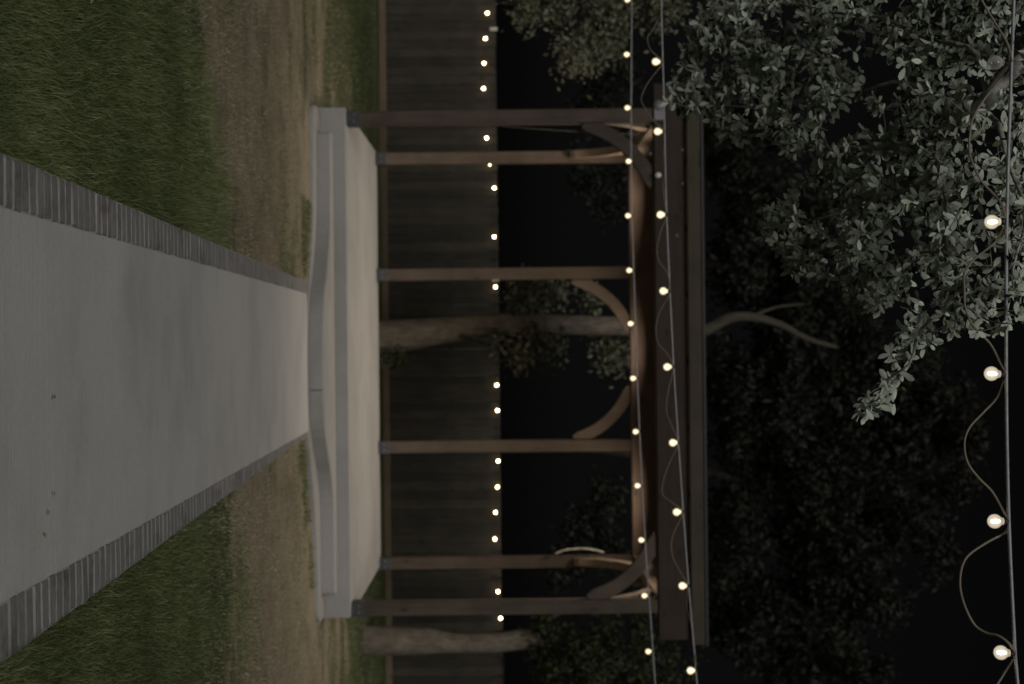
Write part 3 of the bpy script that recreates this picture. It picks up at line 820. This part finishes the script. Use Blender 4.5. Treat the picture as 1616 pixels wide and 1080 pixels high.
back_tree('oak_tree', 'leaning grey trunk seen through the middle bay behind the pavilion', [(598,534),(640,529),(680,524),(743,516),(787,512),(850,512),(930,514),(1000,516),(1060,520),(1085,524)],
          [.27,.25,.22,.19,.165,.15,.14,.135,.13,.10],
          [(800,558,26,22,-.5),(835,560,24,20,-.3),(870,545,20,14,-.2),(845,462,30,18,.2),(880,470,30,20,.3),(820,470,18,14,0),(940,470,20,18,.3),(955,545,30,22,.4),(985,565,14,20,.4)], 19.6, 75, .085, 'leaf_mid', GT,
          [([(700,522,0),(760,540,-.3),(800,556,-.5),(850,560,-.4)], .03), ([(1070,522,0),(1110,522,0),(1149,503,0),(1185,500,.1),(1230,512,.2),(1275,535,.3),(1320,548,.4)], .10), ([(1185,500,.1),(1225,485,.2),(1270,480,.4)], .03), ([(760,513,0),(810,490,.1),(860,468,.2),(900,462,.3)], .03),
           ])
back_tree('oak_tree', 'thick trunk standing just right of the pavilion end post', [(573,1010),(620,1012),(674,1012),(718,1015),(785,1014),(826,1010),(860,1018),(930,1040),(1020,1060)],
          [.24,.20,.19,.175,.13,.13,.14,.11,.08,.05],
          [(870,1030,30,36,-.2),(925,1040,44,44,-.4),(965,1010,30,30,-.2),(900,1070,50,36,-.4),(990,1060,40,40,-.2),(850,985,14,16,0),(1010,1010,26,30,.2),(1060,1060,30,40,.4)], 18.7, 60, .085, 'leaf_green', GT,
          [([(820,1011,0),(845,990,.1),(868,975,.2),(900,960,.5)], .07)])
back_tree('oak_tree', 'tree with drooping leafy branches left of the pavilion', [(560,-210),(800,-200),(1000,-160),(1100,-80),(1150,-20)],
          [.22,.2,.18,.14,.08,.04],
          [(812,6,20,16,0),(835,22,16,10,-.1),(862,-10,30,20,0),(925,20,36,26,0),(915,62,24,20,-.1),(908,92,16,14,-.2),(940,84,16,14,-.1),(952,40,30,26,0),(985,14,26,20,0),(880,22,10,8,0),(1025,20,30,20,.2),(1035,-20,40,30,.2),(970,70,16,12,.2),(1060,-5,20,20,.2)], 15.2, 80, .065, 'leaf_mid', GT,
          [([(950,-170,0),(960,-80,0),(940,0,0),(920,70,-.1)], .04), ([(900,-190,0),(860,-80,0),(830,10,0)], .03), ([(1050,-120,0),(1030,-40,.1),(1030,30,.2)], .03)])
back_tree('oak_tree', 'broad dark tree rising above the right half of the roof', [(640,705),(800,706),(950,708),(1100,740),(1250,780),(1400,740)],
          [.14,.12,.12,.11,.1,.08,.04],
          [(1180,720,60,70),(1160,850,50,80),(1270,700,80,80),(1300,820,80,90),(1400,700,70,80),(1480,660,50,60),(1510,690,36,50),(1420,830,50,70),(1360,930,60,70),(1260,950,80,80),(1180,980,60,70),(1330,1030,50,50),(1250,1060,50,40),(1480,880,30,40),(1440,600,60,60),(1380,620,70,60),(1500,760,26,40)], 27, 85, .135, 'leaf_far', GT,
          [([(1100,790,0),(1200,860,0),(1300,920,0),(1350,960,.3)], .06), ([(1150,785,0),(1280,700,.3),(1400,660,0)], .06)], 1.6, 'bark_far')
back_tree('oak_tree', 'dark tree crown above the left half of the roof behind the foreground branch', [(640,434),(900,433),(1100,420),(1250,400)],
          [.12,.12,.11,.1,.05],
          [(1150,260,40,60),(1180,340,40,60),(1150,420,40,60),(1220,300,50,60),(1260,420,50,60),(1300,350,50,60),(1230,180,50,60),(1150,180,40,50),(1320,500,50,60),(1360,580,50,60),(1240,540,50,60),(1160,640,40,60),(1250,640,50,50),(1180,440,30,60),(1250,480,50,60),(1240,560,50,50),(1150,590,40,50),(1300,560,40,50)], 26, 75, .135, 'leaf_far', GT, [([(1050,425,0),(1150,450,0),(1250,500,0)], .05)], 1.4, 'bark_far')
back_tree('young_tree', 'small dark tree beyond the fence seen in the right bay', [(700,888),(800,888),(880,886),(960,880)], [.05,.05,.045,.04,.02],
          [(900,880,30,40),(940,850,36,50),(960,800,30,40),(920,830,24,30),(880,900,24,30),(975,880,20,40)], 24.5, 55, .11, 'leaf_far', GT, (), None, 'bark_far')
back_tree('young_tree', 'faint small tree beyond the fence seen in the left bay', [(700,250),(800,250),(900,250),(980,254)], [.05,.05,.045,.04,.02],
          [(915,270,16,24),(940,310,26,26),(960,330,20,20),(925,290,20,20),(990,285,20,30),(960,130,40,50),(930,180,30,30)], 24.5, 55, .11, 'leaf_far', GT, (), None, 'bark_far')

# sprouts at the foot of the middle trunk
sp = empty('sprout', at(590, 560, 19.2), 'small green sprouts at the foot of the leaning trunk', 'plant')
st = MB(); P = []
for k in range(9):
    a = at(585, 548+k*3.5, 19.25); b = at(612+random.uniform(0,26), 552+k*3+random.uniform(-4,4), 19.15)
    st.tube([a, (a+b)/2+Vector((.02,0,.02)), b], [.006,.005,.003], 4, False); P.append(np.array(b)[None]+rng.normal(0,.05,(16,3)))
st.build('stem', M['twig'], sp); card_leaves('foliage', np.vstack(P), .07, M['leaf_green'], sp)

# ------------------------------------------------------------------ grass
def blades(name, P, length, width, lean, mat, label=None, flow=None):
    n = len(P); L = length*rng.uniform(.55, 1.35, n); az = rng.uniform(0, 2*np.pi, n)
    if flow is not None: az = np.where(rng.uniform(0,1,n) < .5, flow + rng.normal(0,.8,n), az)
    ln = np.clip(rng.normal(lean, .3, n), .05, 1.5)
    h = np.stack([np.cos(az), np.sin(az), np.zeros(n)], -1); sd = np.stack([-np.sin(az), np.cos(az), np.zeros(n)], -1)
    tw = rng.normal(0, .6, n)[:,None]; sd = sd*np.cos(tw) + h*np.sin(tw)
    up = np.array([0,0,1.0])
    mid = P + (h*np.sin(ln*.6)[:,None] + up*np.cos(ln*.6)[:,None])*(L*.55)[:,None]
    tip = mid + (h*np.sin(ln*1.35)[:,None] + up*np.cos(ln*1.35)[:,None])*(L*.5)[:,None]
    wd = (width*rng.uniform(.6,1.3,n))[:,None]
    V = np.stack([P-sd*wd, P+sd*wd, mid+sd*wd*.8, mid-sd*wd*.8, tip], 1).reshape(-1,3)
    i = np.arange(n)[:,None]*5
    Fc = np.concatenate([i+np.array([[0,1,2]]), i+np.array([[0,2,3]]), i+np.array([[3,2,4]])], 1).reshape(-1,3)
    o = link(name, np_mesh(name, V, Fc), None, mat); return tag(o, label, None, None, 'stuff')

def scatter(n, x0, x1, y0, y1):
    # denser close to the camera
    u = rng.uniform(0, 1, n); yv = y0 * (y1/y0)**u
    x = rng.uniform(x0, x1, n); return x, yv
def border(x):        # where the long green grass gives way to the dormant turf
    left = 6.6 + np.clip((x+2.3)/1.5, 0, 1.1)*1.75
    return np.where(x < 0, left, 7.65) + .16*np.sin(x*5.1) + .1*np.sin(x*13+1)
x, yv = scatter(640000, -3.3, 3.3, 3.7, 9.2)
keep = ((x < OL(yv)-.0) | (x > OR(yv)+.0)) & (np.abs(x) < .30*yv + .55)
x, yv = x[keep], yv[keep]; edge_n = sines(x, yv, 3, 3.0)*.3
gm = yv + edge_n + rng.normal(0, .48, len(yv)) < border(x)
clump = sines(x, yv, 5, 5.0); gm &= rng.uniform(0,1,len(x)) < .78 + .3*clump
P = np.stack([x[gm], yv[gm], gz(x[gm], yv[gm]) - .004], -1)
near_edge = np.minimum(np.abs(x[gm]-OL(yv[gm])), np.abs(x[gm]-OR(yv[gm])))
flow = 2.2*sines(x[gm], yv[gm], 9, 2.6) + np.where(x[gm] < 0, -.5, math.pi+.4) + .6
blades('green_grass', P, .062, .00105, .85, M['blade'], 'long dark green grass beside the near end of the path', flow)
x, yv = scatter(300000, -6, 6, 6.6, 21.5)
keep = ((x < OL(yv)) | (x > OR(yv)) | (yv > 13)) & (np.abs(x) < .27*yv + .6) & ~((yv > 12.8) & (yv < 17.3) & (x > sx0-.05) & (x < sx1+.05))
x, yv = x[keep], yv[keep]
gr = sines(x, yv*1.6, 21, 1.1)
isg = (gr + np.clip((yv-15.5)/3, 0, 1)*.9 + rng.normal(0,.25,len(x))) > .62
st_ = (yv + rng.normal(0,.45,len(yv)) > border(x) - .2) & ~isg & (yv < 19.5) & (rng.uniform(0,1,len(x)) < .72)
P = np.stack([x[st_], yv[st_], gz(x[st_], yv[st_]) - .004], -1)
blades('dormant_grass', P, .032, .0017, 1.0, M['straw'], 'short straw coloured dormant turf between the path and the fence')
sg = (yv > border(x)) & isg
P = np.stack([x[sg], yv[sg], gz(x[sg], yv[sg]) - .004], -1)
blades('green_tufts', P, .045, .0024, .8, M['blade'], 'patchy green tufts growing through the dormant turf')

# greener tufts where the turf meets the edge of the platform and the path's end
tx = np.concatenate([rng.uniform(-1.35, -.62, 2600), rng.uniform(.86, 2.3, 3600)]); ty = rng.uniform(12.2, 13.5, len(tx))
fy = np.interp(tx, [-2.3, -1.2, -.6, -.3, .6, .95, 1.6, 2.6], [13.55, 13.40, 13.05, 12.9, 12.85, 12.9, 13.25, 13.5])
kp = (ty < fy - .03) & (ty > fy - .55) & ((tx < OL(ty)) | (tx > OR(ty))) & (sines(tx, ty, 31, 4.0) > -.05)
tx, ty = tx[kp], ty[kp]
blades('edge_tufts', np.stack([tx, ty, gz(tx, ty) - .004], -1), .06, .0024, .7, M['blade'], 'green tufts of grass along the front edge of the platform')

# ------------------------------------------------------------------ fallen leaves
fl = []
for tv, tf in temps:
    me = bpy.data.meshes.new('fallen_leaf'); me.from_pydata(tv.tolist(), [], tf.tolist()); me.materials.append(M['leaf_dry']); fl.append(me)
def fallen(px, py, s, label, lift, group):
    p = on_plane(px, py, PATH_0 + lift, PATH_S)
    o = bpy.data.objects.new('fallen_leaf', random.choice(fl)); COL.objects.link(o)
    o.location = p; o.rotation_euler = (random.uniform(-.3,.3)+tilt, random.uniform(-.3,.3), random.uniform(0,6.28)); o.scale = (s,s,s)
    tag(o, label, 'leaf', group)
for px, py, sz, lb in ((84,629,.6,'dark dry leaf lying alone near the middle of the concrete path'),
                   (85,775,.45,'leftmost of three tiny dry leaves in a row on the concrete path'),
                   (77,814,.45,'middle one of three tiny dry leaves in a row on the concrete path'),
                   (73,849,.45,'rightmost of three tiny dry leaves in a row on the concrete path')):
    fallen(px, py, sz, lb, .012, 'dry leaves on the path')
for px, py, sz, lb in ((143,7,1.1,'pale dry leaf in the green grass at the far left of the lawn'),
                   (175,243,1.2,'tan dry leaf in the green grass close to the left brick border'),
                   (285,272,1.0,'dry leaf in the strip where green grass meets the tan turf'),
                   (233,210,1.0,'small dry leaf in the middle of the green grass left of the path')):
    fallen(px, py, sz, lb, .05, 'dry leaves in the grass')
print('objects', len(sc.objects))
